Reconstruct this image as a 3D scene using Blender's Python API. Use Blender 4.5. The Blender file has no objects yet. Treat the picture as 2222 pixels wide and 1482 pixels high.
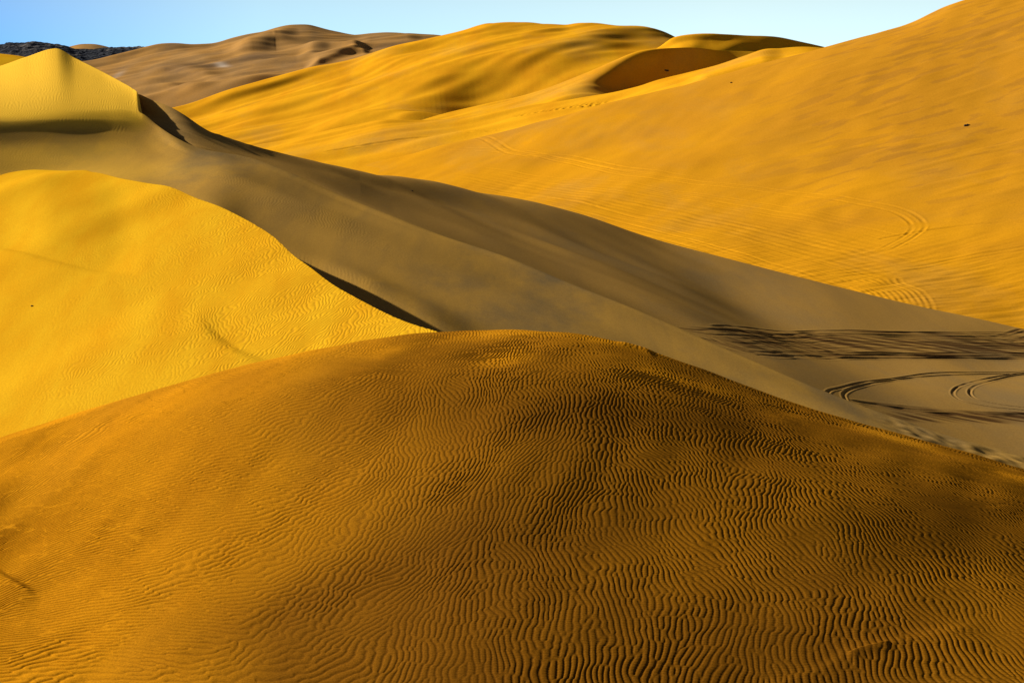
import bpy, math, random
import numpy as np

# ------------------------------------------------------------------ camera model
W, H, F = 2222.0, 1482.0, 3703.0
DQ = globals().get('DENSITY', 1.0)
PITCH = math.atan((741 - 130) / F)
SP, CP = math.sin(PITCH), math.cos(PITCH)

def ray(px, py):
    xr = (np.asarray(px, float) - 1111) / F
    yr = (741 - np.asarray(py, float)) / F
    dy = CP + yr * SP
    return xr / dy, (-SP + yr * CP) / dy          # x/Y and z/Y of the sight line

def unray(a, e):
    yr = (e * CP + SP) / (CP - e * SP)
    return 1111 + F * a * (CP + yr * SP), 741 - F * yr

# ------------------------------------------------------------------ interpolation
def pchip_slopes(x, y):
    h = np.diff(x); d = np.diff(y) / h
    m = np.zeros_like(y)
    if len(x) == 2:
        m[:] = d[0]; return m
    for i in range(1, len(x) - 1):
        if d[i-1] * d[i] > 0:
            w1 = 2*h[i] + h[i-1]; w2 = h[i] + 2*h[i-1]
            m[i] = (w1 + w2) / (w1/d[i-1] + w2/d[i])
    m[0] = d[0]; m[-1] = d[-1]
    return m

def interp(pts, x):
    p = sorted(pts); xs = np.array([q[0] for q in p], float); ys = np.array([q[1] for q in p], float)
    if len(xs) == 1:
        return np.full_like(x, ys[0])
    m = pchip_slopes(xs, ys)
    xc = np.clip(x, xs[0], xs[-1])
    i = np.clip(np.searchsorted(xs, xc) - 1, 0, len(xs) - 2)
    h = xs[i+1] - xs[i]; t = (xc - xs[i]) / h
    return ((2*t**3 - 3*t**2 + 1)*ys[i] + (t**3 - 2*t**2 + t)*h*m[i]
            + (-2*t**3 + 3*t**2)*ys[i+1] + (t**3 - t**2)*h*m[i+1])

def smooth_idx(v, s):
    if s <= 0: return v
    r = int(s*3) + 1
    k = np.exp(-0.5*(np.arange(-r, r+1)/s)**2); k /= k.sum()
    return np.convolve(np.pad(v, r, mode='edge'), k, 'valid')

def sstep(a, b, x):
    t = np.clip((x - a) / (b - a), 0, 1)
    return t*t*(3 - 2*t)

# ------------------------------------------------------------------ noise tiles
rng = np.random.default_rng(7)
def make_tile(n, lam, sk, st=None, analytic=False, seed=0):
    r = np.random.default_rng(seed)
    w = np.fft.fft2(r.standard_normal((n, n)))
    k = np.fft.fftfreq(n) * n
    KX, KY = np.meshgrid(k, k); K = np.hypot(KX, KY); k0 = n / lam
    G = np.exp(-0.5*((K - k0)/(sk*k0))**2)
    if st is not None:
        th = np.arctan2(KY, KX)
        G = G * np.exp(-0.5*(th/st)**2)
    f = np.fft.ifft2(w * G)
    if analytic:
        f = f / np.mean(np.abs(f)); return f.astype(np.complex64)
    f = f.real; return (f / f.std()).astype(np.float32)

def tile_sample(T, u, v):
    n = T.shape[0]
    u = np.mod(u, n); v = np.mod(v, n)
    i = np.floor(u).astype(np.int32); j = np.floor(v).astype(np.int32)
    fu = (u - i).astype(np.float32); fv = (v - j).astype(np.float32)
    i %= n; j %= n
    i1 = (i+1) % n; j1 = (j+1) % n
    return (T[j, i]*(1-fu)*(1-fv) + T[j, i1]*fu*(1-fv) + T[j1, i]*(1-fu)*fv + T[j1, i1]*fu*fv)

NT = make_tile(512, 32, 0.35, seed=3)              # isotropic noise, wavelength 32 cells
def noise(X, Y, lam, ang=0.0, stretch=1.0, seed=0, octaves=1):
    out = 0; amp = 1.0; tot = 0
    c, s = math.cos(ang), math.sin(ang)
    for o in range(octaves):
        l = lam / 2**o
        u = (c*X + s*Y) / l / stretch; v = (-s*X + c*Y) / l
        out = out + amp*tile_sample(NT, u*32 + 131*seed + 57*o, v*32 + 71*seed + 23*o)
        tot += amp*amp; amp *= 0.5
    return out / math.sqrt(tot)

RT = make_tile(1536, 12, 0.11, 0.145, analytic=True, seed=11)
def ripples(X, Y, lam, theta, seed=0, sharp=0.55):
    """wind ripples: theta = direction (radians, array) that the crests are numbered along."""
    step = math.radians(9)
    lo, hi = float(theta.min()), float(theta.max())
    n = max(1, int(math.ceil((hi - lo)/step)))
    cs = np.zeros(X.shape, np.complex64)
    wsum = np.zeros(X.shape, np.float32)
    for k in range(n + 1):
        th = lo + k*(hi - lo)/n
        w = np.exp(-0.5*((theta - th)/(step*0.55))**2).astype(np.float32)
        m = w > 0.02
        if not m.any(): continue
        x, y = X[m], Y[m]
        u = (math.cos(th)*x + math.sin(th)*y)/lam*12
        v = (-math.sin(th)*x + math.cos(th)*y)/lam*12
        cs[m] += w[m]*tile_sample(RT, u + 391*k + 77*seed, v + 213*k + 31*seed)
    ph = np.angle(cs); mag = np.clip(np.abs(cs)/0.38, 0, 1)
    ph = ph - sharp*np.sin(ph)
    return (np.cos(ph)*mag).astype(np.float32)

# ------------------------------------------------------------------ patches
def resolve(curve, px):
    """curve = dict(y=[(px,y)] or z=[(px,z)], Y=[(px,Y)] or plane=(z0,gx,gy))"""
    if 'y' in curve:
        y = interp(curve['y'], px)
        if 'plane' in curve:
            a, e = ray(px, y); z0, gx, gy = curve['plane']
            Yv = z0/(e - gx*a - gy)
            if 'dY' in curve: Yv = Yv + interp(curve['dY'], px)
            if 'Ymix' in curve:
                w_ = sstep(450, 530, px); Yv = (1-w_)*interp(curve['Ymix'], px) + w_*Yv
        else:
            Yv = interp(curve['Y'], px)
        a, e = ray(px, y)
        return a, e, Yv
    Yv = interp(curve['Y'], px); z = interp(curve['z'], px)
    e = z/Yv
    yr = (e*CP + SP)/(CP - e*SP)
    return (px - 1111)/F/(CP + yr*SP), e, Yv

def build_patch(curves, rows, pxr, dens, smooth=14, margin=None):
    """rows[i] = rows between curve i and i+1; dens = columns per full-res pixel within the frame."""
    p0, p1 = pxr; dens = dens*DQ; rows = [max(4, int(r*DQ)) if r > 20 else r for r in rows]
    a0, a1 = (p0-1111)/F, (p1-1111)/F
    v0, v1 = max(p0, -60), min(p1, 2282)
    cols = [np.linspace(v0, v1, int((v1-v0)*dens))]
    if p0 < v0: cols.insert(0, np.linspace(p0, v0, int((v0-p0)*dens*0.25)+2)[:-1])
    if p1 > v1: cols.append(np.linspace(v1, p1, int((p1-v1)*dens*0.25)+2)[1:])
    C = np.concatenate(cols); A = (C-1111)/F
    pxs = np.arange(p0, p1+1, 2.0)
    Ys, Zs = [], []
    prevY = prevZ = None
    for c in curves:
        if c.get('rel'):
            Yv = prevY + smooth_idx(interp(c['dY'], C), 6*dens); Zv = prevZ + smooth_idx(interp(c['dz'], C), 6*dens)
        else:
            a, e, Yv = resolve(c, pxs)
            s = c.get('smooth', smooth)
            e = smooth_idx(e, s/2.0); Yv = smooth_idx(Yv, max(s, c.get('smoothY', 10))/2.0)
            o = np.argsort(a)
            e = np.interp(A, a[o], e[o]); Yv = np.interp(A, a[o], Yv[o])
            Zv = e*Yv
        if prevY is not None: Yv = np.maximum(Yv, prevY + 0.4)
        Ys.append(Yv); Zs.append(Zv); prevY, prevZ = Yv, Zv
    Ys = np.array(Ys); Zs = np.array(Zs); K = len(Ys)
    h = np.diff(Ys, axis=0); d = np.diff(Zs, axis=0)/h
    mL = np.zeros_like(Zs); mR = np.zeros_like(Zs)
    for i in range(K):
        if i == 0: mL[i] = mR[i] = d[0]
        elif i == K-1: mL[i] = mR[i] = d[-1]
        elif curves[i].get('sharp') is True:
            mL[i] = d[i-1]; mR[i] = d[i]
        else:
            w1 = 2*h[i] + h[i-1]; w2 = h[i] + 2*h[i-1]
            ok = d[i-1]*d[i] > 0
            with np.errstate(all='ignore'):
                m = np.where(ok, (w1+w2)/(w1/d[i-1] + w2/d[i]), 0)
            soft = curves[i].get('soft', 0)
            if isinstance(soft, list): soft = smooth_idx(interp(soft, C), 12*dens)       # lets a crest keep part of its mean slope
            m = (1-soft)*np.where(ok, m, 0) + soft*(d[i-1]*h[i] + d[i]*h[i-1])/(h[i]+h[i-1])
            m = np.clip(m, -0.75, 0.75); mL[i] = mR[i] = m
            if 'sharp' in curves[i]:
                sh = smooth_idx(interp(curves[i]['sharp'], C), 16*dens + 1)
                mL[i] = (1-sh)*m + sh*d[i-1]; mR[i] = (1-sh)*m + sh*d[i]
    YY, ZZ = [], []
    for i in range(K-1):
        n = rows[i]
        us = np.arange(n + (1 if i == K-2 else 0))/n
        for t in us:
            YY.append(Ys[i] + t*h[i])
            ZZ.append((2*t**3-3*t**2+1)*Zs[i] + (t**3-2*t**2+t)*h[i]*mR[i]
                      + (-2*t**3+3*t**2)*Zs[i+1] + (t**3-t**2)*h[i]*mL[i+1])
    Y = np.array(YY); Z = np.array(ZZ); X = A[None, :]*Y
    P = dict(X=X, Y=Y, Z=Z)
    P['PX'], P['PY'] = unray(X/Y, Z/Y)
    P['A'] = A
    P['min'] = np.zeros(X.shape, np.float32)
    return P

def poly_dist(pts, U, V, pad):
    """signed distance (negative on the left-hand / upper-left side walking along pts) and arc position 0..1"""
    pts = [np.array(p[:2], float) for p in pts]
    D = np.full(U.shape, 1e9, np.float32); S = np.zeros(U.shape, np.float32); T = np.zeros(U.shape, np.float32)
    tot = sum(np.linalg.norm(pts[i+1]-pts[i]) for i in range(len(pts)-1)); acc = 0
    for i in range(len(pts)-1):
        a, b = pts[i], pts[i+1]; L = np.linalg.norm(b-a)
        m = ((U > min(a[0], b[0])-pad) & (U < max(a[0], b[0])+pad) & (V > min(a[1], b[1])-pad) & (V < max(a[1], b[1])+pad))
        if m.any():
            u = U[m]-a[0]; v = V[m]-a[1]; d = (b-a)/L
            t = np.clip(u*d[0]+v*d[1], 0, L)
            dx = u-t*d[0]; dy = v-t*d[1]; dist = np.hypot(dx, dy)
            sg = np.where(d[0]*v - d[1]*u > 0, 1.0, -1.0)
            cur = D[m]; bt = dist < cur
            cur[bt] = dist[bt]; D[m] = cur
            s_ = S[m]; s_[bt] = (sg*dist)[bt]; S[m] = s_
            t_ = T[m]; t_[bt] = ((acc+t)/tot)[bt]; T[m] = t_
        acc += L
    return D, S, T

def spline(pts, n=10):
    """denser polyline through pts (Catmull-Rom)"""
    p = [np.array(q, float) for q in pts]; p = [2*p[0]-p[1]] + p + [2*p[-1]-p[-2]]
    out = []
    for i in range(1, len(p)-2):
        for k in range(n):
            t = k/n
            out.append(0.5*((2*p[i]) + (-p[i-1]+p[i+1])*t + (2*p[i-1]-5*p[i]+4*p[i+1]-p[i+2])*t*t
                            + (-p[i-1]+3*p[i]-3*p[i+1]+p[i+2])*t**3))
    out.append(p[-2]); return out

def ridge(P, pts, h, wu, wd, taper=0.2, n=8):
    """smooth swelling along an image-traced line; wu = width on its upper/left side, wd = on its lower/right side"""
    q = spline(pts, n); D, S, T = poly_dist(q, P['PX'], P['PY'], 3.2*max(wu, wd))
    w = np.where(S < 0, wu, wd)
    tp = sstep(0, taper, T)*sstep(0, taper, 1-T) if taper else 1
    g = np.where(D < 1e8, np.exp(-(S/w)**2), 0)*tp
    P['Z'] = P['Z'] + h*g
    return g

def world_line(P, pts):
    """image-traced points dropped onto the patch surface, as world x, y"""
    out = []
    e_all = P['Z']/P['Y']
    for px, py in pts:
        a, e = ray(px, py)
        j = int(np.clip(np.searchsorted(P['A'], a), 1, len(P['A'])-1))
        col = e_all[:, j]
        run = np.maximum.accumulate(col)
        k = int(np.clip(np.searchsorted(run, e), 1, len(col)-1))
        f = (e-run[k-1])/max(run[k]-run[k-1], 1e-9); f = min(max(f, 0), 1)
        Yv = P['Y'][k-1, j]*(1-f) + P['Y'][k, j]*f
        out.append((a*Yv, Yv))
    return out

def rut(P, pts, width=0.3, depth=0.1, gauge=None, mineral_shading=0.0, n=8, taper=0.03):
    line = [tuple(p) for p in spline(world_line(P, pts), n)]
    offs = [0] if gauge is None else [-gauge/2, gauge/2]
    D, S, T = poly_dist(line, P['X'], P['Y'], (gauge or 0)/2 + width*3.5)
    tp = sstep(0, taper, T)*sstep(0, taper, 1-T)
    tp = tp*np.clip(0.85 + 0.25*noise(P['X'], P['Y'], 9, seed=17, octaves=3), 0.25, 1.3)
    for o in offs:
        s = (S-o)/width
        g = np.where(D < 1e8, -np.exp(-s*s) + 0.55*np.exp(-((np.abs(s)-1.7)/0.7)**2), 0)*tp
        P['Z'] = P['Z'] + depth*g
        if mineral_shading: P['min'] = np.maximum(P['min'], np.where(D < 1e8, mineral_shading*np.exp(-s*s)*tp, 0))

# ------------------------------------------------------------------ scene helpers
sc = bpy.context.scene
col = sc.collection

def patch_object(name, P, mat, label, category):
    X, Y, Z = P['X'], P['Y'], P['Z']
    nr, nc = X.shape
    co = np.empty((nr*nc, 3), np.float32)
    co[:, 0] = X.ravel(); co[:, 1] = Y.ravel(); co[:, 2] = Z.ravel()
    idx = np.arange(nr*nc, dtype=np.int32).reshape(nr, nc)
    q = np.stack([idx[:-1, :-1], idx[:-1, 1:], idx[1:, 1:], idx[1:, :-1]], -1).reshape(-1)
    me = bpy.data.meshes.new(name)
    me.vertices.add(nr*nc); me.vertices.foreach_set('co', co.ravel())
    nf = (nr-1)*(nc-1)
    me.loops.add(nf*4); me.loops.foreach_set('vertex_index', q)
    me.polygons.add(nf)
    me.polygons.foreach_set('loop_start', np.arange(0, nf*4, 4, dtype=np.int32))
    me.polygons.foreach_set('use_smooth', np.ones(nf, bool))
    me.update(calc_edges=False)
    at = me.attributes.new('mineral_shading', 'FLOAT', 'POINT')
    at.data.foreach_set('value', P['min'].astype(np.float32).ravel())
    me.materials.append(mat)
    o = bpy.data.objects.new(name, me); col.objects.link(o)
    o['kind'] = 'structure'; o['label'] = label; o['category'] = category
    return o

def hexlin(r, g, b):
    f = lambda c: (c/255/12.92 if c/255 <= 0.04045 else ((c/255+0.055)/1.055)**2.4)
    return (f(r), f(g), f(b), 1)

def sand_material(name, base, alt, mineral_shading, streak=(6, 40), streak_rot=0.0, streak_amt=0.5, grain=0.12,
                  grain_scale=25.0, patch_scale=0.05, patch_col=None, patch_amt=0.0, patch_thr=(0.55, 0.75), bump=0.0, bump_scale=20):
    m = bpy.data.materials.new(name); m.use_nodes = True
    nt = m.node_tree; N = nt.nodes; L = nt.links
    bs = N['Principled BSDF']; bs.inputs['Roughness'].default_value = 0.95
    bs.inputs['Specular IOR Level'].default_value = 0.0
    tc = N.new('ShaderNodeTexCoord')
    mp = N.new('ShaderNodeMapping'); mp.inputs['Rotation'].default_value[2] = streak_rot
    mp.inputs['Scale'].default_value = (1/streak[0], 1/streak[1], 1/streak[0])
    L.new(tc.outputs['Object'], mp.inputs['Vector'])
    n1 = N.new('ShaderNodeTexNoise'); n1.inputs['Scale'].default_value = 1; n1.inputs['Detail'].default_value = 6
    n1.inputs['Roughness'].default_value = 0.6; n1.inputs['Distortion'].default_value = 0.3
    L.new(mp.outputs['Vector'], n1.inputs['Vector'])
    r1 = N.new('ShaderNodeMapRange'); r1.inputs[1].default_value = 0.38; r1.inputs[2].default_value = 0.66
    r1.inputs[4].default_value = streak_amt
    L.new(n1.outputs['Fac'], r1.inputs[0])
    def mix(f, a, b, mode='MIX'):
        x = N.new('ShaderNodeMix'); x.data_type = 'RGBA'; x.blend_type = mode
        for s, v in ((x.inputs[0], f), (x.inputs[6], a), (x.inputs[7], b)):
            if hasattr(v, 'links') or hasattr(v, 'is_linked'): L.new(v, s)
            else: s.default_value = v
        return x.outputs[2]
    c = mix(r1.outputs[0], base, alt)
    if patch_col:
        mp2 = N.new('ShaderNodeMapping'); mp2.inputs['Scale'].default_value = (patch_scale, patch_scale*0.45, patch_scale)
        mp2.inputs['Rotation'].default_value[2] = streak_rot
        L.new(tc.outputs['Object'], mp2.inputs['Vector'])
        n2 = N.new('ShaderNodeTexNoise'); n2.inputs['Scale'].default_value = 1; n2.inputs['Detail'].default_value = 9
        n2.inputs['Roughness'].default_value = 0.65
        L.new(mp2.outputs['Vector'], n2.inputs['Vector'])
        r2 = N.new('ShaderNodeMapRange'); r2.inputs[1].default_value = patch_thr[0]; r2.inputs[2].default_value = patch_thr[1]
        r2.inputs[4].default_value = patch_amt
        L.new(n2.outputs['Fac'], r2.inputs[0])
        c = mix(r2.outputs[0], c, patch_col)
    at = N.new('ShaderNodeAttribute'); at.attribute_name = 'mineral_shading'
    c = mix(at.outputs['Fac'], c, mineral_shading)
    n3 = N.new('ShaderNodeTexNoise'); n3.inputs['Scale'].default_value = grain_scale; n3.inputs['Detail'].default_value = 2
    L.new(tc.outputs['Object'], n3.inputs['Vector'])
    r3 = N.new('ShaderNodeMapRange'); r3.inputs[1].default_value = 0.25; r3.inputs[2].default_value = 0.75
    r3.inputs[3].default_value = 1-grain; r3.inputs[4].default_value = 1+grain
    L.new(n3.outputs['Fac'], r3.inputs[0])
    vm = N.new('ShaderNodeVectorMath'); vm.operation = 'SCALE'
    L.new(c, vm.inputs[0]); L.new(r3.outputs[0], vm.inputs['Scale'])
    L.new(vm.outputs[0], bs.inputs['Base Color'])
    if bump:
        n4 = N.new('ShaderNodeTexNoise'); n4.inputs['Scale'].default_value = bump_scale; n4.inputs['Detail'].default_value = 4
        L.new(tc.outputs['Object'], n4.inputs['Vector'])
        bp = N.new('ShaderNodeBump'); bp.inputs['Distance'].default_value = bump
        L.new(n4.outputs['Fac'], bp.inputs['Height']); L.new(bp.outputs['Normal'], bs.inputs['Normal'])
    return m

#@MATERIALS
GOLD  = (0.70, 0.395, 0.014, 1)
GOLD2 = (0.62, 0.29, 0.008, 1)
ORG = (0.58, 0.27, 0.009, 1)
ORG2 = (0.50, 0.21, 0.009, 1)
RED   = (0.46, 0.19, 0.022, 1)
TAN   = (0.48, 0.275, 0.055, 1)
TAN2  = (0.36, 0.215, 0.055, 1)
DARK  = (0.085, 0.040, 0.014, 1)
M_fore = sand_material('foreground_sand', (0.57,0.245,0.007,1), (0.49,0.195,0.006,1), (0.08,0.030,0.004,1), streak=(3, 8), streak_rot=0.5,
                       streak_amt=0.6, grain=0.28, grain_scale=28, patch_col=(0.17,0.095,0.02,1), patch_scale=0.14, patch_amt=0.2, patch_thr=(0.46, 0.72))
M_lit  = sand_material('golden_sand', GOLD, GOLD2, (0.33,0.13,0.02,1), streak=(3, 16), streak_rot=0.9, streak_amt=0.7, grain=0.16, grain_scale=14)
M_tan  = sand_material('tan_shaded_sand', TAN, TAN2, (0.88,0.53,0.045,1), streak=(3, 26), streak_rot=0.9, streak_amt=0.9, grain=0.16, grain_scale=10,
                       patch_col=(0.17,0.13,0.07,1), patch_scale=0.07, patch_amt=0.75, patch_thr=(0.48, 0.66))  # same sand as the golden dunes, darkened so its colour carries the shade
M_floor= sand_material('valley_shaded_sand', (0.40,0.23,0.055,1), (0.31,0.185,0.055,1), DARK, streak=(5, 30), streak_rot=1.2, streak_amt=0.6, grain=0.16, grain_scale=7,
                       patch_col=(0.2,0.155,0.085,1), patch_scale=0.06, patch_amt=0.5, patch_thr=(0.5, 0.7))  # a step darker than the ridge, slope shade put into the colour
M_big  = sand_material('orange_sand', ORG, ORG2, (0.24,0.11,0.025,1), streak=(22, 24), streak_rot=1.35, streak_amt=0.3, grain=0.13, grain_scale=4,
                       patch_col=(0.34,0.22,0.07,1), patch_scale=0.035, patch_amt=0.35, patch_thr=(0.52, 0.75))
M_far  = sand_material('far_golden_sand', (0.70,0.345,0.012,1), (0.61,0.27,0.010,1), (0.3,0.14,0.03,1), streak=(14, 130), streak_rot=-0.55, streak_amt=0.9, grain=0.10, grain_scale=2,
                       patch_col=(0.36,0.22,0.06,1), patch_scale=0.02, patch_amt=0.5, patch_thr=(0.52, 0.7))
M_brown= sand_material('brown_sand', (0.40,0.215,0.062,1), (0.31,0.185,0.075,1), (0.52,0.44,0.36,1), streak=(25, 120), streak_rot=-0.5, streak_amt=0.9,
                       grain=0.10, grain_scale=1.5, patch_col=(0.12,0.085,0.06,1), patch_scale=0.012, patch_amt=0.8, patch_thr=(0.52, 0.7))

# ================================================================== DUNES
# ---- A: foreground rippled dune
ALL = lambda v: [(-400, v), (2600, v)]
crestA = [(-400,1085),(0,960),(200,895),(400,835),(600,782),(800,742),(960,724),(1100,721),(1250,729),(1350,748),(1422,773),(1520,805),
          (1622,845),(1807,907),(1999,961),(2114,991),(2222,1026),(2600,1140)]
A = build_patch([
    dict(z=[(-400,-19),(0,-17.5),(1111,-16.5),(2222,-18)], Y=ALL(20)),
    dict(y=ALL(1500), Y=[(-400,37),(0,36),(500,33.5),(1111,31.3),(1700,31.0),(2222,30.8),(2600,31)]),
    dict(y=[(-400,1370),(0,1330),(500,1260),(1111,1210),(1700,1220),(2222,1280),(2600,1320)],
         Y=[(-400,43),(0,41.2),(500,38.6),(1111,36.2),(1700,35.6),(2222,35.2),(2600,35.6)]),
    dict(y=[(-400,1220),(0,1150),(500,1030),(1111,960),(1700,1020),(2222,1150),(2600,1230)],
         Y=[(-400,49),(0,46.8),(500,43.8),(1111,40.8),(1700,39.6),(2222,38.8),(2600,39.2)]),
    dict(y=[(-400,1130),(0,1030),(500,865),(800,800),(1111,800),(1500,870),(1700,930),(2222,1075),(2600,1180)],
         Y=[(-400,53),(0,51),(500,48.2),(1111,44.6),(1700,42.8),(2222,41.8),(2600,42)]),
    dict(y=crestA, Y=[(-400,57),(0,55),(500,52.5),(1111,49.5),(1700,47.2),(2222,46),(2600,46)], soft=0.2),
    dict(rel=True, dY=ALL(5), dz=ALL(-1.2)),
    dict(rel=True, dY=ALL(14), dz=ALL(-8)),
], rows=[20, 330, 330, 240, 200, 40, 12], pxr=(-500, 2700), dens=0.86, smooth=60)
X, Y = A['X'], A['Y']
# low slip-face edge that runs down to the bottom right corner, and small crest lips
g = ridge(A, [(2160,1340),(2080,1368),(1960,1392),(1890,1403),(1838,1420),(1790,1452),(1700,1486),(1560,1530)], 0.02, 60, 14, taper=0.15)
g2 = ridge(A, [(1935,1392),(1890,1403),(1866,1409),(1836,1421)], 0.04, 16, 3.0, taper=0.15)
g3 = ridge(A, [(1330,742),(1372,752),(1400,762),(1425,778)], 0.05, 14, 4, taper=0.3)
ridge(A, [(-60,1215),(10,1262),(60,1290),(92,1302)], 0.10, 12, 60, taper=0.3)
ridge(A, [(1560,1150),(1400,1080),(1200,1040)], -0.05, 90, 60, taper=0.3)
A['Z'] += 0.012*noise(X, Y, 7, ang=0.6, stretch=2.0, seed=1) + 0.006*noise(X, Y, 1.8, ang=1.2, stretch=1.6, seed=2)
th = np.radians(-36 + 36*sstep(-13, 2, X) + 9*sstep(3, 14, X)) + 0.10*noise(X, Y, 6, seed=5) + 0.05*noise(X, Y, 2.6, seed=6)
wx = 0.010*noise(X, Y, 0.8, seed=8) + 0.05*noise(X, Y, 2.2, seed=9)
lsc = 0.115/((0.094 + 0.048*sstep(52, 31, Y))*(1 + 0.75*sstep(-1, -15, X)))      # ripples are a little wider lower down the face
R = ripples((X + wx)*lsc, (Y + 0.4*wx)*lsc, 0.115, th, seed=1)
famp = 0.0080*(0.82 + 0.18*np.clip(noise(X, Y, 4, seed=12), -1.5, 1.5))
famp *= 1 + 1.1*sstep(900, 100, A['PX'])
famp *= 1 - 0.85*np.clip(g2*0.8, 0, 1)
famp *= 1 - 0.4*np.exp(-((A['PX']-60)/260)**2 - ((A['PY']-1010)/90)**2)
A['Z'] += famp*R
fine = ripples(X, Y, 0.085, th*0 + 1.35 + 0.12*noise(X, Y, 1.5, seed=15), seed=4)
A['Z'] += 0.0012*fine
shade_tone = (0.20 + 0.40*sstep(100, 1000, A['PX']) + 0.26*sstep(980, 1400, A['PY'])*sstep(100, 700, A['PX'])*sstep(2300, 1500, A['PX'] - 0.5*(1482-A['PY'])) + 0.05*noise(X, Y, 9, ang=0.5, stretch=2, seed=23, octaves=3)
        + 0.22*np.exp(-((A['PX']-1300)/420)**2 - ((A['PY']-890)/80)**2) + 0.20*np.exp(-((A['PX']-950)/480)**2 - ((A['PY']-1390)/150)**2))  # dark sand patches, plus the face's shading painted in from centre to bottom
shade_tone = np.clip(shade_tone, 0, 0.82)*sstep(-60, 30, A['PY'] - interp(crestA, A['PX']) + 25*noise(X, Y, 5, seed=24))
A['min'] = shade_tone + (1-shade_tone)*np.clip(0.45*np.clip(-R, 0, 1)*sstep(-14, 0, X + 2*noise(X, Y, 5, seed=21)), 0, 1)
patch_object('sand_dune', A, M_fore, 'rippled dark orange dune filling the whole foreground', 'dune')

# ---- D: golden lit dune on the left
PL_D = (-30.78, 0.25, 0.235)
crestD = [(-400,440),(-150,395),(0,379),(120,374),(202,373),(281,392),(324,400),(421,426),(446,436),(504,461),(540,480),(587,508),(630,545),(666,573),(720,612),
          (800,656),(880,694),(963,724),(1100,790),(1300,890),(1500,1000)]
D = build_patch([
    dict(y=[(-500,1400),(1500,1500)], plane=PL_D),
    dict(y=[(-500,1100),(0,1080),(700,1080),(1500,1250)], plane=PL_D),
    dict(y=[(-500,760),(0,700),(350,690),(700,760),(963,830),(1500,1100)], plane=(-30.78,0.25,0.235)),
    dict(y=crestD, plane=PL_D, smooth=7, sharp=[(100,0),(200,0.6),(260,1)]),
    dict(rel=True, dY=[(0,6),(190,6),(215,2.0),(500,2.5),(1500,3)], dz=[(0,-0.1),(190,-0.25),(215,-0.9),(500,-1.5),(1500,-2)]),
    dict(rel=True, dY=ALL(14), dz=ALL(-9)),
], rows=[10, 260, 330, 50, 10], pxr=(-600, 1500), dens=0.8, smooth=20)
X, Y = D['X'], D['Y']
ridge(D, [(-60,515),(60,545),(190,575),(320,592)], -0.16, 40, 10, taper=0.25)
ridge(D, [(430,672),(470,710),(530,748),(620,775),(720,785)], -0.16, 60, 16, taper=0.2)
D['Z'] += 0.07*noise(X, Y, 16, ang=0.9, stretch=2.2, seed=31, octaves=2)
th = np.radians(-12) + 0.25*noise(X, Y, 9, seed=35) + 0.12*noise(X, Y, 3.5, seed=36) + 0.5*sstep(-14, -34, X)
wx = 0.06*noise(X, Y, 1.1, seed=38) + 0.12*noise(X, Y, 2.6, seed=39)
R = ripples(X + wx, Y + .4*wx, 0.21, th, seed=7)
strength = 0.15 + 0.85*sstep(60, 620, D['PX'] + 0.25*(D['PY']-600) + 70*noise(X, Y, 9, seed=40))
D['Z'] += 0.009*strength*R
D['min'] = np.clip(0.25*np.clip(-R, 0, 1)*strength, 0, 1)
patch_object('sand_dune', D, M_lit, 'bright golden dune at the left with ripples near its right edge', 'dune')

# ---- B: long ridge with the pointed peak at its left end
PL_B = (-24.2, -0.20, 0.074)
crestB = [(-500,262),(0,243),(150,238),(250,238),(306,245),(342,273),(389,302),(432,320),(482,331),(540,345),(612,371),(684,400),(756,428),(844,463),(952,507),
          (1096,558),(1240,619),(1384,677),(1500,724),(1587,761),(1714,818),(1845,874),(1960,918),(2114,972),(2222,997),(2700,1110)]
yB = dict(crestB)
PL_B_ = PL_B
KP = np.array([-500,-200,0,75,150,200,250,280,306,325,342,365,389,420,450,490,530], float)
def chain(y0, Y0, steps):
    """walk down from the brow towards the camera with a given surface slope between image-traced rows"""
    Yc = interp(Y0, KP); z = ray(KP, interp(y0, KP))[1]*Yc; out = []
    for yl, ml in steps:
        y = interp(yl, KP); m = interp(ml, KP); e = ray(KP, y)[1]
        Yn = (z - m*Yc)/(e - m); Yc = Yn; z = e*Yn
        out.append(list(zip(KP, Yn)))
    return out
browY = [(-500,143),(-200,150),(0,157.5),(150,158.8),(250,159.4),(306,158.8),(342,156.6),(389,152.2),(432,150.4),(482,149),(530,149)]
b_rows = [
    [(-500,285),(0,264),(150,258),(250,258),(306,263),(342,286),(389,313),(450,335),(530,352),(600,380),(844,475),(1096,570),(1384,684),(1714,822),(2222,1000),(2700,1112)],
    [(-500,315),(0,292),(150,285),(250,286),(306,291),(342,306),(389,328),(450,348),(530,366),(600,395),(844,500),(1096,596),(1384,697),(1714,829),(2222,1003),(2700,1116)],
    [(-500,345),(0,320),(150,313),(250,316),(306,320),(342,332),(389,349),(450,368),(530,386),(600,415),(844,525),(1096,620),(1384,712),(1714,836),(2222,1006),(2700,1120)],
    [(-500,372),(0,347),(150,344),(250,348),(350,368),(450,395),(530,415),(600,440),(844,560),(1096,650),(1384,730),(1714,845),(2000,945),(2222,1010),(2700,1125)],
    [(-500,415),(0,392),(202,378),(350,402),(446,430),(530,480),(666,560),(963,715),(1200,760),(1500,830),(1845,930),(2222,1040),(2700,1150)],
]
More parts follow.
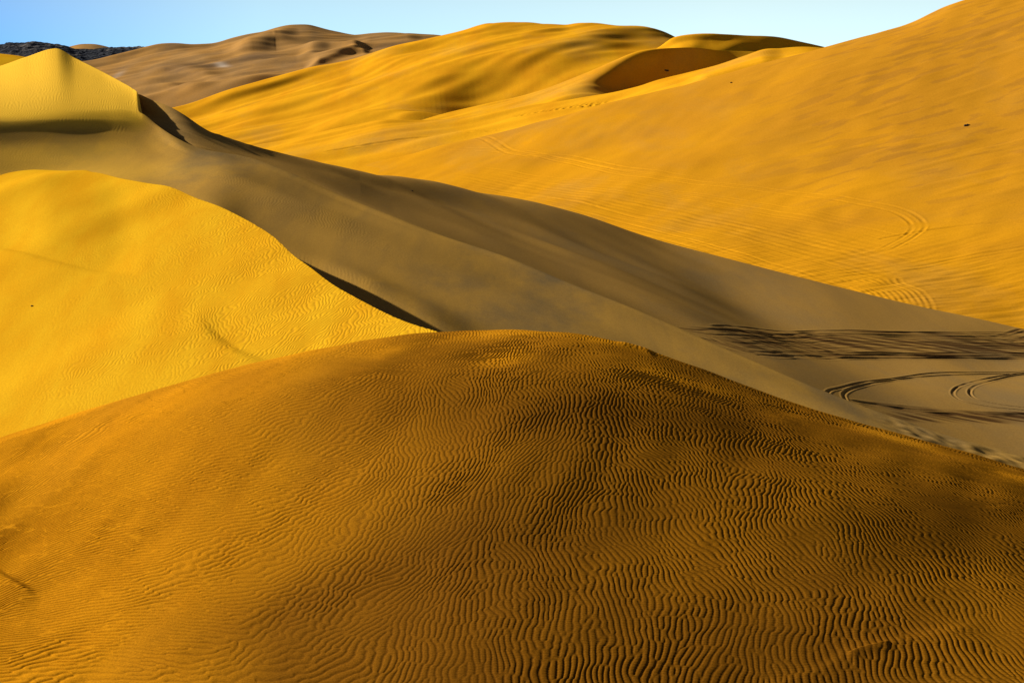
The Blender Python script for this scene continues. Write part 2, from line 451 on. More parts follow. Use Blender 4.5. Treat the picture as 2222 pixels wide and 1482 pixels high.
b_m = [
    [(-500,.08),(0,.14),(150,.30),(250,.40),(306,.44),(342,.42),(389,.34),(450,.25),(530,.12)],
    [(-500,.20),(0,.30),(150,.46),(250,.54),(306,.56),(342,.50),(389,.40),(450,.24),(530,.1)],
    [(-500,.2),(0,.24),(150,.30),(250,.34),(306,.33),(389,.22),(450,.12),(530,.08)],
    [(-500,.16),(0,.18),(150,.2),(250,.19),(350,.12),(450,.07),(530,.07)],
    [(-500,.17),(0,.16),(150,.12),(250,.08),(530,.07)],
]
bY = chain(crestB, browY, list(zip(b_rows, b_m)))
B = build_patch([
    dict(dY=[(-500,20),(0,12),(202,3),(446,0)], y=[(-500,470),(0,430),(202,420),(446,500),(666,700),(963,860),(1300,900),(1700,1020),(2222,1140),(2700,1250)], plane=PL_B),
    dict(y=b_rows[4], plane=PL_B, Ymix=bY[4]),
    dict(y=b_rows[3], plane=PL_B, Ymix=bY[3]),
    dict(y=b_rows[2], plane=PL_B, Ymix=bY[2]),
    dict(y=b_rows[1], plane=PL_B, Ymix=bY[1]),
    dict(y=b_rows[0], plane=PL_B, Ymix=bY[0], smooth=14),
    dict(y=crestB, plane=PL_B, Ymix=browY, smooth=8, smoothY=30, soft=[(310,0),(350,0.9)],
         sharp=[(250,0),(330,0.7),(600,0.85),(900,0.35),(1600,0.2)]),
    dict(y=[(-500,230),(-150,180),(0,144),(58,124),(122,106),(162,126),(216,153),(259,176),(288,193),(300,203),(306,235),(316,270),(340,295),(389,326),(432,346),(540,372),(612,400),(844,490),
            (1096,585),(1384,705),(1714,845),(2222,1030),(2700,1140)],
         Y=[(-500,200),(0,188.5),(122,190.3),(216,178.5),(259,171),(288,166.5),(300,164.5),(308,162.5),(342,158.8),(389,155),(432,153.5),(540,151),(612,148),(844,138),(1096,130.5),(1384,120.5),(1714,110),(2222,99.5),(2700,90)],
         smooth=2, sharp=True),
    dict(rel=True, dY=[(300,8),(340,2),(2700,6)], dz=[(300,-5),(340,-2),(2700,-4)]),
    dict(rel=True, dY=ALL(12), dz=ALL(-12)),
], rows=[10, 110, 90, 80, 90, 90, 90, 150, 20, 8], pxr=(-600, 2700), dens=0.8, smooth=26)
X, Y = B['X'], B['Y']
lump = sstep(1880, 1990, B['PX'])*sstep(28, 4, np.abs(B['PY'] - interp(crestB, B['PX']) - 12))
B['Z'] += lump*0.045*noise(X, Y, 1.5, ang=-0.7, stretch=2.0, seed=44, octaves=2)
B['Z'] += 0.10*noise(X, Y, 14, ang=-0.75, stretch=3, seed=41, octaves=2)*sstep(300, 500, B['PX'])
ridge(B, [(660,560),(740,612),(850,672),(960,724),(1080,790)], 0.45, 40, 16, taper=0.4)
#ridge(B, [(204,371),(240,379),(290,391),(345,403)], -0.2, 7, 26, taper=0.12)
th = np.radians(-5) + 0.2*noise(X, Y, 10, seed=45)
R = ripples(X + 0.08*noise(X, Y, 3, seed=48), Y, 0.23, th, seed=9)
inP = sstep(330, 290, B['PX'])*sstep(330, 300, B['PY'])
patchm = np.clip(noise(X, Y, 12, ang=-0.6, stretch=2.5, seed=49), 0, 1)*sstep(1000, 700, B['PX'])*0.35 + 0.25*sstep(380, 200, B['PX'])
B['Z'] += 0.008*R*np.maximum(inP, patchm)*(1 - 0.6*sstep(236, 250, B['PY'])*sstep(330, 300, B['PY'])*sstep(60, 160, B['PX']))
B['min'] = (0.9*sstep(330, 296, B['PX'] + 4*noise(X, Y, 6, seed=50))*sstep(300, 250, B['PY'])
            + 0.40*sstep(520, 120, B['PX'] + 30*noise(X, Y, 14, seed=52))*sstep(262, 340, B['PY'])).astype(np.float32)  # sunlit yellow of the peak painted into the colour; golden drift below it
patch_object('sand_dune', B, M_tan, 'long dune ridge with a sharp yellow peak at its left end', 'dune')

# ---- C: shaded slope, slip face and valley floor with wheel tracks
crestC = [(200,160),(260,183),(302,206),(382,239),(461,288),(504,302),(540,314),(612,333),(720,360),(772,371),(850,381),(934,394),(1060,418),(1168,443),(1276,472),(1384,504),(1456,527),
          (1614,570),(1807,620),(1999,667),(2114,692),(2222,718),(2700,820)]
offC = lambda c, d: [(x, y+d) for x, y in c]
C = build_patch([
    dict(y=[(290,275),(310,278),(342,300),(389,328),(482,360),(612,400),(844,490),(1096,590),(1384,720),(1500,790),(1714,900),(1960,1010),(2222,1100),(2700,1200)],
         Y=[(290,160),(310,160),(342,158.4),(389,153.6),(482,151),(612,148),(844,139),(1096,132),(1384,122),(1500,117),(1714,111),(1960,106),(2222,102),(2700,97)]),
    dict(y=[(290,246),(310,250),(342,274),(389,303),(482,333),(612,373),(844,465),(1096,561),(1384,680),(1500,732),(1714,822),(1960,925),(2222,1000),(2700,1100)],
         Y=[(290,162.6),(310,162),(342,158.6),(389,154.4),(482,152),(612,150),(844,143),(1096,137),(1384,128),(1500,124),(1714,118),(1960,113),(2222,110),(2700,104)]),
    dict(y=[(290,226),(310,232),(342,256),(389,281),(482,318),(612,350),(844,414),(1096,478),(1384,558),(1500,603),(1620,664),(1714,708),(1850,748),(2000,770),(2222,777),(2700,900)],
         Y=[(290,167),(310,167),(342,159.4),(389,156.6),(482,154.5),(612,156.5),(844,169),(1096,180),(1384,185),(1500,181),(1620,171),(1714,163),(1850,158),(2000,158.6),(2222,166),(2700,150)]),
    dict(y=crestC, Y=[(290,165.5),(302,165.2),(382,161),(461,158.5),(540,159),(612,164),(800,184),(1096,206),(1384,210.5),(1614,202),(1807,194),(1999,189),(2222,182.7),(2700,165)], smooth=5, soft=0.6,
         sharp=[(250,1),(560,0.9),(800,0.3),(2600,0.3)]),
    dict(rel=True, dY=ALL(5), dz=[(200,-2.0),(800,-1.3),(2222,-0.6)]),
    dict(rel=True, dY=ALL(20), dz=ALL(-6)),
], rows=[12, 340, 240, 12, 6], pxr=(302, 2700), dens=0.75, smooth=44)
X, Y = C['X'], C['Y']
C['Z'] += 0.10*noise(X, Y, 18, ang=-0.9, stretch=3, seed=51, octaves=2)*sstep(560, 760, C['PX'])*sstep(1700, 1400, C['PX'])
# grooves left by sand running down the slip face
sl = sstep(600, 480, C['PX'])
C['Z'] += 0.03*sl*noise(X, Y, 1.3, ang=-0.55, stretch=14, seed=53, octaves=2)
# wheel ruts
R1 = [(2330,790),(2222,806),(2110,808),(2000,812),(1900,826),(1830,840),(1800,848),(1795,862),(1812,880)]
R2 = [(2330,798),(2222,810),(2130,812),(2010,817),(1930,826),(1868,838),(1836,850),(1832,862),(1848,876),(1900,888)]
rut(C, R1, 0.12, 0.045, mineral_shading=0.7); rut(C, R2, 0.12, 0.04, mineral_shading=0.55)
rut(C, [(2330,802),(2222,810),(2150,820),(2090,835),(2068,850),(2080,866),(2130,880),(2222,890),(2330,898)], 0.12, 0.045, mineral_shading=0.65)
rut(C, [(2330,806),(2222,813),(2170,822),(2120,836),(2104,850),(2116,864),(2160,876),(2222,884),(2330,892)], 0.12, 0.04, mineral_shading=0.5)
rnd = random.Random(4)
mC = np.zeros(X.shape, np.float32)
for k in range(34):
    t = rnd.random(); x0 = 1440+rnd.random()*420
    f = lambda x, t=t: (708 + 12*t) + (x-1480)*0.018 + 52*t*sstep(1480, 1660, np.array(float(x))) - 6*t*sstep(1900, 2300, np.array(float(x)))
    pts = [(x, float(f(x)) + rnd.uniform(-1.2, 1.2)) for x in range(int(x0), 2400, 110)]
    rut(C, pts, 0.22, 0.022, mineral_shading=rnd.choice([0.25, 0.5, 0.8]), n=5)
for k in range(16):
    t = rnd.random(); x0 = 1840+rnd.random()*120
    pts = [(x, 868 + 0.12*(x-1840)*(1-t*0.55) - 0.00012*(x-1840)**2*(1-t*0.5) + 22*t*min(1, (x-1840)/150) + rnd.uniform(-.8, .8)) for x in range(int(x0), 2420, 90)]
    rut(C, pts, 0.22, 0.018, mineral_shading=rnd.choice([0.25, 0.5, 0.75]), n=5)
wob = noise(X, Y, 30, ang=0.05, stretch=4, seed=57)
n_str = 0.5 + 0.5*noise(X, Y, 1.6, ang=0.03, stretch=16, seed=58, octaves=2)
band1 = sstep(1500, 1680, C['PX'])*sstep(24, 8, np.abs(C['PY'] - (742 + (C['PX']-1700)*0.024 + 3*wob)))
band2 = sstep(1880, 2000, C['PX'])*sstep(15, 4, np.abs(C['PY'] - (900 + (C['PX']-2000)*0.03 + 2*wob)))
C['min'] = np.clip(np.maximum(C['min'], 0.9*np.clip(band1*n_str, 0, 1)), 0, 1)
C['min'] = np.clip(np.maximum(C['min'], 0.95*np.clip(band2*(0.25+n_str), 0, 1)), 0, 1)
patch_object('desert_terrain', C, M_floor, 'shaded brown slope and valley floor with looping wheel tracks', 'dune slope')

# ---- R: big orange dune at the right
PL_R = (-62.75, 0.25, 0.10)
crestF = [(480,392),(640,380),(772,360),(880,338),(988,310),(1096,284),(1240,248),(1366,216),(1422,202),(1500,184),(1620,152),(1746,120),(1803,105),(1890,82),(1978,57),(2060,22),(2110,8),(2150,1),(2222,-4),(2400,-15),(2700,40)]
Rr = build_patch([
    dict(y=[(480,440),(800,415),(1096,470),(1384,545),(1614,610),(1807,660),(1999,707),(2222,758),(2700,870)], plane=PL_R, dY=[(480,-10),(1800,0),(2222,4),(2700,8)]),
    dict(y=[(480,430),(800,400),(1096,440),(1384,520),(1614,585),(1807,635),(1999,682),(2222,733),(2700,845)], plane=PL_R, dY=[(480,-6),(1800,0),(2222,7),(2700,12)]),
    dict(y=[(480,420),(800,388),(1096,400),(1384,440),(1714,500),(2000,540),(2222,565),(2700,640)], plane=PL_R, dY=[(480,-8),(1384,4),(2222,16),(2700,20)]),
    dict(y=[(480,408),(800,372),(1096,340),(1384,330),(1714,320),(2000,310),(2222,300),(2700,320)], plane=PL_R, dY=[(480,-4),(1384,4),(2222,20),(2700,30)]),
    dict(y=crestF, plane=PL_R, dY=[(480,0),(1803,0),(2222,0),(2700,20)], smooth=12, soft=0.7),
    dict(rel=True, dY=ALL(30), dz=ALL(-7)),
    dict(rel=True, dY=ALL(70), dz=[(480,-10),(1400,-30),(2700,-60)]),
], rows=[10, 150, 220, 240, 16, 8], pxr=(480, 2700), dens=0.7, smooth=24)
X, Y = Rr['X'], Rr['Y']
Rr['Z'] += 0.2*noise(X, Y, 60, ang=1.1, stretch=1.8, seed=61, octaves=2)*sstep(800, 1100, Rr['PX'])
up = sstep(1500, 2000, Rr['PX'])*sstep(520, 380, Rr['PY'])
wv = noise(X, Y, 9, ang=0.15, stretch=4, seed=63, octaves=2)
Rr['Z'] += 0.06*up*np.clip(wv, 0.2, 3)
Rr['Z'] += 0.04*noise(X, Y, 14, ang=1.2, stretch=2, seed=64, octaves=2)
LOOP = [(960,322),(1110,330),(1240,352),(1360,378),(1500,396),(1640,410),(1760,425),(1880,442),(1950,458),(1985,478),(1992,496),(1972,514),(1940,532),(1905,550)]
rut(Rr, LOOP, 0.30, 0.05, gauge=1.9, n=8)
rut(Rr, [(930,318),(1090,322),(1230,341),(1350,366),(1480,384),(1600,396)], 0.35, 0.06, gauge=1.8, taper=0.2)
for k in range(17):
    t = k/16 + rnd.uniform(-.02, .02)
    y0 = 352 + 26*t; x0 = 850 + 420*rnd.random()
    pts = [(x, y0 + (x-850)*(0.065 + 0.10*t) + 0.00009*(x-850)**2*(0.6+0.6*t) + 18*t + rnd.uniform(-2, 2)) for x in range(int(x0), 2200, 170)]
    rut(Rr, pts, rnd.choice([0.3, 0.45]), rnd.uniform(0.015, 0.04), gauge=rnd.choice([None, 1.8]), n=5, taper=0.25)
for k in range(11):   # criss-cross arcs near the valley floor
    x0 = 1830 + 14*k
    rut(Rr, [(x0-60+4*k,612-k),(x0-10,617),(x0+30,632),(x0+52,652+k),(x0+50,680)], 0.28, 0.035, n=6)
rut(Rr, [(1690,620),(1800,600),(1960,585),(2100,560),(2240,536)], 0.4, 0.05, gauge=1.8)
rut(Rr, [(1905,520),(2000,503),(2120,487),(2240,480)], 0.5, 0.10)
Rr['Z'] += 0.025*sstep(470, 600, Rr['PY'])*noise(X, Y, 2.6, ang=0.3, stretch=4, seed=66, octaves=2)
wcl = sstep(0.35, 1.4, noise(X, Y, 7, ang=0.15, stretch=2.2, seed=67, octaves=4) + 0.5*noise(X, Y, 50, seed=68))
Rr['min'] = 0.22*wcl*sstep(1450, 1900, Rr['PX'])*sstep(520, 400, Rr['PY']) + 0.32*sstep(560, 150, Rr['PY'] - 0.12*(Rr['PX']-1600) + 60*noise(X, Y, 40, seed=69, octaves=3))  # random patches, and darker uphill
patch_object('sand_dune', Rr, M_big, 'huge smooth orange dune rising out of the frame at the right', 'dune')

# ---- G: low golden dune ridge behind it
crestG = [(100,380),(400,345),(560,318),(700,288),(783,270),(837,261),(898,263),(952,259),(1042,247),(1132,232),(1240,216),(1384,191),(1422,178),(1494,158),(1566,139),(1620,122),(1674,106),
          (1728,103),(1775,108),(1850,130),(2000,170)]
G = build_patch([
    dict(y=offC(crestG, 120), Y=[(100,400),(783,420),(1800,440)]),
    dict(y=[(100,400),(400,372),(640,360),(772,352),(988,312),(1096,288),(1240,252),(1422,206),(1620,156),(1803,112),(2000,180)], Y=[(100,440),(640,455),(988,458),(1803,470)]),
    dict(y=[(100,390),(400,358),(560,335),(700,312),(837,290),(988,280),(1132,256),(1300,226),(1422,194),(1566,154),(1674,124),(1775,110),(2000,174)], Y=[(100,480),(700,500),(1132,495),(1803,495)]),
    dict(y=crestG, Y=[(100,520),(783,560),(1042,540),(1422,520),(1800,520)], smooth=6, soft=0.5),
    dict(rel=True, dY=ALL(20), dz=[(100,-3),(900,-5),(1800,-7)]),
    dict(rel=True, dY=ALL(30), dz=[(100,-8),(900,-12),(1800,-25)]),
], rows=[8, 60, 70, 14, 6], pxr=(100, 2000), dens=0.6, smooth=14)
X, Y = G['X'], G['Y']
G['Z'] += 0.25*noise(X, Y, 30, ang=0.5, stretch=2.5, seed=71, octaves=2)
ridge(G, [(1480,205),(1580,172),(1660,140),(1700,112)], 1.6, 26, 20, taper=0.25)
rut(G, [(700,330),(900,300),(1060,285),(1180,272)], 0.9, 0.3, n=6)
g = ridge(G, [(1110,252),(1180,243),(1260,232),(1330,222),(1400,211)], -0.3, 3, 2, taper=0.1)
G['Z'] += -0.15*g*np.clip(noise(X, Y, 2.2, seed=73), -1, 1)
patch_object('sand_dune', G, M_far, 'low golden ridge just behind the long left edge of the big dune', 'dune')

# ---- H: spur with a dark hollow on its right side
crestH = [(700,300),(900,262),(960,248),(1042,229),(1132,209),(1204,187),(1276,160),(1348,130),(1390,115),(1440,106),(1500,103),(1560,108),(1640,112),(1720,118),(1800,130),(2000,180)]
Hh = build_patch([
    dict(y=offC(crestH, 200), Y=ALL(540)),
    dict(y=[(700,330),(900,285),(1042,262),(1132,240),(1240,226),(1310,212),(1350,240),(1420,285),(1500,275),(1560,225),(1620,165),(1700,140),(2000,230)], Y=[(700,555),(2000,560)]),
    dict(y=[(700,315),(900,272),(1042,248),(1132,224),(1240,200),(1290,178),(1330,184),(1380,212),(1440,222),(1520,200),(1590,158),(1700,128),(2000,200)], Y=[(700,575),(1200,590),(1320,600),(1420,614),(2000,618)]),
    dict(y=crestH, Y=[(700,600),(1200,620),(2000,640)], smooth=10, soft=0.5, sharp=[(1380,0),(1480,0.8)]),
    dict(rel=True, dY=ALL(20), dz=ALL(-4)),
    dict(rel=True, dY=ALL(50), dz=ALL(-28)),
], rows=[6, 70, 80, 14, 6], pxr=(700, 2000), dens=0.6, smooth=44)
X, Y = Hh['X'], Hh['Y']
ridge(Hh, [(1150,238),(1240,205),(1320,165),(1380,130),(1440,112)], 1.2, 22, 18, taper=0.3)
Hh['Z'] += 0.15*noise(X, Y, 20, ang=0.5, stretch=2.5, seed=75, octaves=2)
patch_object('sand_dune', Hh, M_far, 'curved dune spur lit on its left flank with a near-black hollow', 'dune')

# ---- H2: dark skyline dune at the right
crestH2 = [(1200,207),(1276,172),(1348,142),(1390,124),(1430,105),(1463,83),(1500,77),(1541,74),(1590,76),(1624,79),(1681,81),(1746,93),(1803,106),(1900,128),(2100,170)]
H2 = build_patch([
    dict(y=offC(crestH2, 160), Y=ALL(650)),
    dict(y=[(1200,300),(1300,220),(1400,170),(1500,135),(1560,150),(1640,200),(1720,195),(1803,180),(2100,280)], Y=ALL(690)),
    dict(y=[(1200,240),(1300,190),(1400,135),(1500,104),(1560,110),(1640,134),(1720,136),(1803,140),(2100,220)], Y=ALL(718)),
    dict(y=[(x, y+15) for x, y in crestH2], Y=[(1200,731.5),(1500,731.5),(1580,733.5),(2100,733.5)]),
    dict(y=crestH2, Y=ALL(738), smooth=8, soft=0.6, sharp=[(1500,0),(1600,0.8)]),
    dict(rel=True, dY=ALL(30), dz=ALL(-7)),
    dict(rel=True, dY=ALL(50), dz=ALL(-30)),
], rows=[6, 50, 40, 40, 12, 6], pxr=(1200, 2100), dens=0.6, smooth=14)
ridge(H2, [(1440,122),(1490,104),(1540,88)], 0.7, 18, 12, taper=0.4)
ridge(H2, [(1540,116),(1600,98),(1660,92),(1720,96)], 0.6, 14, 12, taper=0.4)
patch_object('sand_dune', H2, M_far, 'dark brown skyline dune left of the big orange dune', 'dune')

# ---- K: broad golden dune massif in the middle distance
crestK = [(200,262),(300,252),(382,237),(480,208),(576,177),(666,152),(740,135),(800,121),(860,104),(910,93),(945,84),(1006,68),(1040,57),(1060,52),(1100,51),(1143,52),(1179,56),(1226,60),(1245,55),(1262,53),(1310,58),(1359,64),(1406,65),(1442,72),
          (1463,80),(1540,105),(1700,160)]
Kk = build_patch([
    dict(y=offC(crestK, 260), Y=ALL(540)),
    dict(y=[(200,345),(382,335),(560,320),(700,300),(900,272),(1042,255),(1200,225),(1400,210),(1700,240)], Y=[(200,570),(900,590),(1700,600)]),
    dict(y=[(200,305),(382,285),(560,255),(700,232),(900,200),(1060,180),(1200,160),(1400,150),(1700,200)], Y=[(200,640),(700,690),(1060,690),(1700,690)]),
    dict(y=[(200,280),(382,258),(560,212),(700,182),(900,140),(1060,110),(1200,100),(1300,98),(1400,100),(1700,175)], Y=[(200,690),(700,770),(1060,790),(1700,760)]),
    dict(y=crestK, Y=[(200,740),(382,760),(666,830),(945,890),(1060,910),(1262,880),(1463,850),(1700,850)], smooth=7, soft=0.5),
    dict(rel=True, dY=ALL(25), dz=ALL(-5)),
    dict(rel=True, dY=ALL(80), dz=[(200,-10),(1000,-45),(1700,-40)]),
], rows=[6, 110, 110, 110, 12, 6], pxr=(200, 1700), dens=0.65, smooth=26)
X, Y = Kk['X'], Kk['Y']
# long low spurs running from upper right to lower left
ridge(Kk, [(1440,72),(1340,88),(1230,112),(1130,138),(1030,152),(900,172),(760,196)], 3.7, 16, 34, taper=0.25)
ridge(Kk, [(1262,56),(1180,80),(1110,98),(1000,122),(880,142),(740,160)], 2.7, 14, 18, taper=0.25)
ridge(Kk, [(1420,112),(1300,122),(1210,136),(1120,150),(1000,176),(860,200),(700,228)], 3.1, 13, 26, taper=0.25)
ridge(Kk, [(1140,84),(1040,90),(950,100),(860,118),(760,142)], 2.0, 9, 14, taper=0.3)
ridge(Kk, [(1150,215),(1040,236),(920,252),(780,262),(640,286)], 2.7, 20, 12, taper=0.3)
ridge(Kk, [(880,182),(760,206),(640,232),(520,262),(440,276)], 2.2, 14, 16, taper=0.3)
ridge(Kk, [(780,134),(680,158),(580,188),(480,216),(400,240)], 1.7, 8, 14, taper=0.3)
ridge(Kk, [(1400,190),(1280,186),(1160,190),(1050,210),(950,236),(860,250)], -7.0, 36, 24, taper=0.35)
Kk['Z'] += 0.4*noise(X, Y, 50, ang=0.95, stretch=4, seed=81, octaves=3)
patch_object('sand_dune', Kk, M_far, 'broad golden dune massif of long low spurs in the middle distance', 'dune')

# ---- J: brown far dunes
crestJ = [(0,175),(150,140),(198,135),(250,124),(306,114),(353,105),(385,103),(420,105),(454,104),(504,90),(545,80),(576,74),(612,62),(628,58),(641,57),(666,58),(690,64),(720,72),(778,82),(800,82),(844,79),(900,80),(945,85),(1000,100),(1100,130)]
Jj = build_patch([
    dict(y=offC(crestJ, 220), Y=ALL(780)),
    dict(y=[(0,290),(200,275),(382,262),(576,205),(800,150),(945,112),(1100,160)], Y=[(0,820),(400,800),(945,900),(1100,900)]),
    dict(y=[(0,220),(200,185),(382,165),(576,135),(800,115),(945,99),(1100,145)], Y=[(0,930),(400,950),(945,1000),(1100,1000)]),
    dict(y=[(0,195),(200,155),(382,130),(576,105),(700,98),(800,95),(945,92),(1100,140)], Y=[(0,1020),(400,1080),(945,1100)]),
    dict(y=crestJ, Y=[(0,1100),(400,1200),(641,1290),(1100,1250)], smooth=6, soft=0.4),
    dict(rel=True, dY=ALL(40), dz=ALL(-9)),
    dict(rel=True, dY=ALL(120), dz=ALL(-45)),
], rows=[6, 90, 80, 80, 12, 6], pxr=(0, 1100), dens=0.7, smooth=12)
X, Y = Jj['X'], Jj['Y']
ridge(Jj, [(480,117),(540,108),(590,97),(603,95),(650,100),(720,104)], 2.4, 10, 9, taper=0.2)
ridge(Jj, [(500,112),(560,98),(600,80),(650,66)], 3.0, 14, 14, taper=0.3)
ridge(Jj, [(640,126),(680,112),(720,104),(760,106),(810,114)], 2.4, 9, 9, taper=0.25)
ridge(Jj, [(660,152),(700,135),(750,118),(780,110),(800,120)], 3.0, 12, 6, taper=0.25)
ridge(Jj, [(770,100),(790,88),(840,84),(920,86)], 1.5, 8, 8, taper=0.25)
ridge(Jj, [(300,165),(370,152),(430,160),(500,170)], 1.6, 12, 9, taper=0.3)
ridge(Jj, [(260,200),(340,186),(420,196),(480,190)], 1.4, 9, 10, taper=0.3)
ridge(Jj, [(330,215),(410,200),(520,186),(620,160)], 1.4, 9, 12, taper=0.3)
ridge(Jj, [(240,150),(320,132),(420,124),(480,132)], 1.3, 10, 9, taper=0.3)
Jj['Z'] += 0.8*noise(X, Y, 80, ang=0.8, stretch=2.5, seed=91, octaves=3)
salt = np.exp(-((Jj['PX']-482)/15)**2 - ((Jj['PY']-144)/3.2)**2) + 0.5*np.exp(-((Jj['PX']-268-(158-Jj['PY'])*2.2)/8)**2 - ((Jj['PY']-163)/6)**2)
Jj['min'] = np.clip(salt*0.8, 0, 1).astype(np.float32)
patch_object('sand_dune', Jj, M_brown, 'brown far dunes with a pointed summit left of the middle skyline', 'dune')

# ---- N: small golden dune at the left edge
crestN = [(-600,150),(-200,100),(0,117),(54,124),(150,165),(320,330)]
Nn = build_patch([
    dict(y=offC(crestN, 150), Y=ALL(225)),
    dict(y=offC(crestN, 30), Y=ALL(245)),
    dict(y=crestN, Y=ALL(275), smooth=8),
    dict(rel=True, dY=ALL(20), dz=ALL(-9)),
    dict(rel=True, dY=ALL(30), dz=ALL(-20)),
], rows=[10, 40, 12, 6], pxr=(-600, 320), dens=0.4)
patch_object('sand_dune', Nn, M_lit, 'sliver of golden dune at the left edge under the dark rock ridge', 'dune')

# ---- orange dune behind the rocks
crestO = [(60,125),(130,108),(158,100),(180,96),(200,96),(225,100),(245,106),(300,125)]
Oo = build_patch([
    dict(y=offC(crestO, 60), Y=ALL(1850)),
    dict(y=offC(crestO, 15), Y=ALL(1900)),
    dict(y=crestO, Y=ALL(2000), smooth=6),
    dict(rel=True, dY=ALL(80), dz=ALL(-30)),
], rows=[10, 30, 10], pxr=(60, 300), dens=0.6)
patch_object('sand_dune', Oo, M_brown, 'small rounded brown dune peeping over the dark rock ridge', 'dune')

# ---- M: dark rocky ridge
crestM = [(-900,140),(-400,110),(-100,104),(0,99),(22,95),(45,95),(72,93),(100,95),(125,99),(144,102),(160,107),(200,109),(240,105),(280,104),(349,103),(400,112),(600,140)]
Mm = build_patch([
    dict(y=offC(crestM, 110), Y=ALL(1420)),
    dict(y=offC(crestM, 34), Y=ALL(1520)),
    dict(y=offC(crestM, 12), Y=ALL(1600)),
    dict(y=crestM, Y=ALL(1680), smooth=3),
    dict(rel=True, dY=ALL(60), dz=ALL(-10)),
    dict(rel=True, dY=ALL(90), dz=ALL(-60)),
], rows=[10, 60, 60, 12, 8], pxr=(-900, 600), dens=0.8, smooth=6)
X, Y = Mm['X'], Mm['Y']
Mm['Z'] += 0.28*noise(X, Y, 9, seed=95, octaves=4) + 0.5*np.abs(noise(X, Y, 45, seed=96, octaves=3))
M_rock = sand_material('dark_rock', (0.028,0.033,0.046,1), (0.05,0.054,0.064,1), (0.1,0.1,0.1,1), streak=(12, 20), streak_amt=1.0, grain=0.4, grain_scale=0.3,
                       patch_col=(0.20,0.18,0.16,1), patch_scale=0.03, patch_amt=0.8, patch_thr=(0.52, 0.66), bump=3, bump_scale=0.12)
patch_object('rocky_hills', Mm, M_rock, 'dark grey rocky ridge on the horizon at the far left', 'rock ridge')

# ---- flat ground to the horizon
n = 60
gx = np.linspace(-1, 1, n); gx = np.sign(gx)*np.abs(gx)**2*14000
GX, GY = np.meshgrid(gx, gx)
Gd = dict(X=GX, Y=GY, Z=np.full(GX.shape, -48.0) + 4*np.sin(GX/700)*np.cos(GY/900), min=np.zeros(GX.shape, np.float32))
patch_object('ground', Gd, M_brown, 'flat desert sand stretching to the horizon', 'ground')

# ------------------------------------------------------------------ loose stones
M_stone = bpy.data.materials.new('dark_stone'); M_stone.use_nodes = True
_b = M_stone.node_tree.nodes['Principled BSDF']; _b.inputs['Roughness'].default_value = 0.85
_n = M_stone.node_tree.nodes.new('ShaderNodeTexNoise'); _n.inputs['Scale'].default_value = 6; _n.inputs['Detail'].default_value = 6
_r = M_stone.node_tree.nodes.new('ShaderNodeValToRGB')
_r.color_ramp.elements[0].color = (0.02, 0.012, 0.008, 1); _r.color_ramp.elements[1].color = (0.09, 0.05, 0.03, 1)
M_stone.node_tree.links.new(_n.outputs['Fac'], _r.inputs[0]); M_stone.node_tree.links.new(_r.outputs[0], _b.inputs['Base Color'])

def surf_point(P, px, py):
    (x, y), = world_line(P, [(px, py)])
    a = x/y; j = int(np.clip(np.searchsorted(P['A'], a), 1, len(P['A'])-1))
    z = float(np.interp(y, P['Y'][:, j], P['Z'][:, j]))
    return x, y, z

def stone(P, px, py, size, label, lumps=3, seed=0, rot=0.0):
    x, y, z = surf_point(P, px, py)
    r = random.Random(seed); nr_ = np.random.default_rng(seed)
    import bmesh
    bm = bmesh.new()
    for k in range(lumps):
        t = (k/(max(lumps-1, 1)) - 0.5)
        s = r.uniform(0.55, 1.0)
        b2 = bmesh.ops.create_icosphere(bm, subdivisions=3, radius=1.0)
        vs = b2['verts']
        ph = [r.uniform(0, 6) for _ in range(6)]
        sx, sy, sz = size[0]/max(lumps, 1)*0.95, size[1]*0.5, size[2]*0.75*s
        for v in vs:
            c = v.co.copy()
            f = 1 + 0.18*math.sin(3*c.x+ph[0])*math.sin(3.3*c.y+ph[1]) + 0.13*math.sin(6*c.z+ph[2]+4*c.x) + 0.08*math.sin(9*c.y+ph[3]+5*c.x)
            v.co = (c.x*f*sx + t*size[0]*0.8, c.y*f*sy + r.uniform(-.01, .01)*size[1], c.z*f*sz)
    me = bpy.data.meshes.new('stone'); bm.to_mesh(me); bm.free()
    me.materials.append(M_stone)
    o = bpy.data.objects.new('stone', me); col.objects.link(o)
    o.location = (x, y, z); o.rotation_euler = (0, 0, rot)
    o['label'] = label; o['category'] = 'stone'
    return o

stone(Rr, 2098, 273, (1.0, 0.5, 0.42), 'long dark jagged stone on the upper right slope of the big orange dune', 4, 1, 0.3)
stone(Hh, 1446, 154, (1.0, 0.7, 0.5), 'dark stone lying in the near-black hollow of the far dune', 2, 2, -0.3)
stone(D, 71, 664, (0.09, 0.07, 0.08), 'tiny dark stone alone on the bright golden left dune', 1, 3)
stone(C, 893, 415, (0.22, 0.16, 0.14), 'small dark stone on the shaded brown slope in mid picture', 2, 4)
stone(Rr, 1588, 180, (0.34, 0.3, 0.24), 'small dark stone near the long left edge of the big orange dune', 1, 5)

# ------------------------------------------------------------------ light, sky, camera
SUN = np.array([-0.78, 0.49, 0.36]); SUN = SUN/np.linalg.norm(SUN)
sd = bpy.data.lights.new('sun', 'SUN'); sd.energy = 4.9; sd.angle = math.radians(0.5); sd.color = (1.0, 0.90, 0.74)
so = bpy.data.objects.new('sun', sd); col.objects.link(so)
from mathutils import Vector
so.rotation_euler = Vector((-SUN[0], -SUN[1], -SUN[2])).to_track_quat('-Z', 'Y').to_euler()
so.location = (-40, 0, 60)

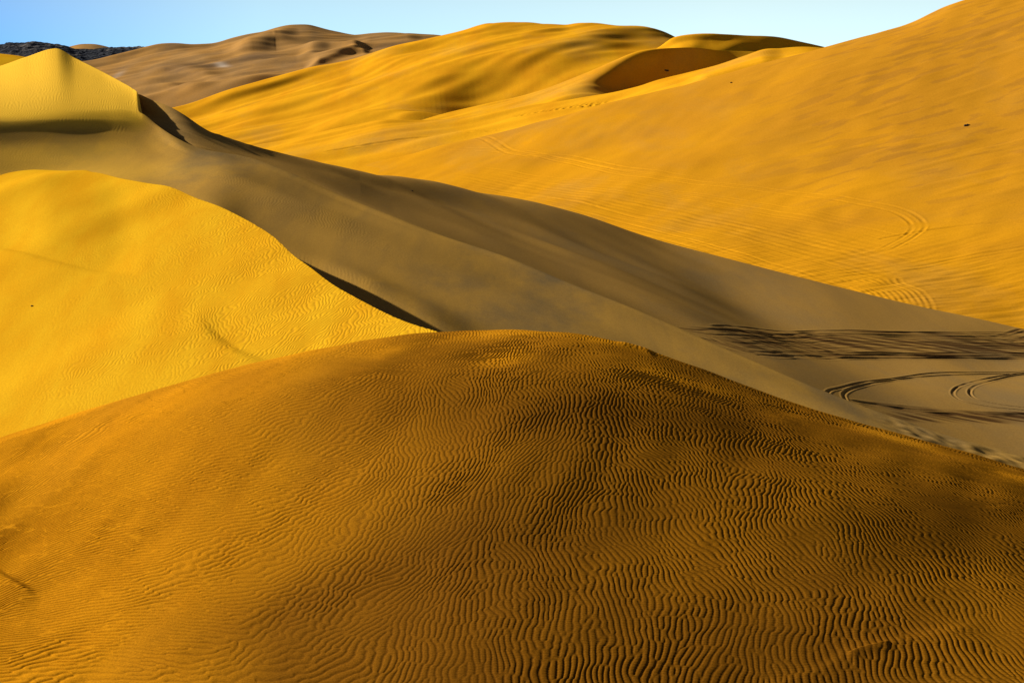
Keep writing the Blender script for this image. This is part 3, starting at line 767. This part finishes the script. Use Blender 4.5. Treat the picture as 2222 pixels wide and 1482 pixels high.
w = bpy.data.worlds.new('World'); sc.world = w; w.use_nodes = True
nt = w.node_tree; bg = nt.nodes['Background']
sky = nt.nodes.new('ShaderNodeTexSky'); sky.sky_type = 'NISHITA'; sky.sun_disc = False
sky.sun_elevation = math.asin(SUN[2]); sky.sun_rotation = math.atan2(SUN[0], SUN[1])
sky.altitude = 300; sky.air_density = 1.0; sky.dust_density = 0.3; sky.ozone_density = 1.5
tcw = nt.nodes.new('ShaderNodeTexCoord'); sx = nt.nodes.new('ShaderNodeSeparateXYZ')
nt.links.new(tcw.outputs['Generated'], sx.inputs[0])
ra = nt.nodes.new('ShaderNodeMapRange'); ra.inputs[1].default_value = -0.32; ra.inputs[2].default_value = 0.12
nt.links.new(sx.outputs['X'], ra.inputs[0])
cr = nt.nodes.new('ShaderNodeValToRGB')          # clear blue in the west, paler towards the east
cr.color_ramp.elements[0].color = (2.2, 7.8, 17.0, 1); cr.color_ramp.elements[1].color = (12.0, 16.6, 17.6, 1)
e_ = cr.color_ramp.elements.new(0.4); e_.color = (8.2, 14.0, 17.6, 1)
nt.links.new(ra.outputs[0], cr.inputs[0])
mx = nt.nodes.new('ShaderNodeMix'); mx.data_type = 'RGBA'
rz = nt.nodes.new('ShaderNodeMapRange'); rz.inputs[1].default_value = 0.0; rz.inputs[2].default_value = 0.16
rz.inputs[3].default_value = 1.0; rz.inputs[4].default_value = 0.0
nt.links.new(sx.outputs['Z'], rz.inputs[0]); nt.links.new(rz.outputs[0], mx.inputs[0])
wb = nt.nodes.new('ShaderNodeVectorMath'); wb.operation = 'MULTIPLY'; wb.inputs[1].default_value = (0.72, 0.48, 0.42)
nt.links.new(sky.outputs[0], wb.inputs[0]); nt.links.new(wb.outputs[0], mx.inputs[6]); nt.links.new(cr.outputs[0], mx.inputs[7])
nt.links.new(mx.outputs[2], bg.inputs[0]); bg.inputs[1].default_value = 0.05
bg.inputs[1].default_value = 0.036

cd = bpy.data.cameras.new('camera'); cd.sensor_width = 36; cd.lens = 36*F/W; cd.clip_start = 0.5; cd.clip_end = 40000
co_ = bpy.data.objects.new('camera', cd); col.objects.link(co_)
co_.rotation_euler = (math.pi/2 - PITCH, 0, 0)
sc.camera = co_

sc.view_settings.view_transform = 'Standard'; sc.view_settings.look = 'None'
sc.view_settings.exposure = 0.90; sc.view_settings.gamma = 1.0
sc.cycles.max_bounces = 4
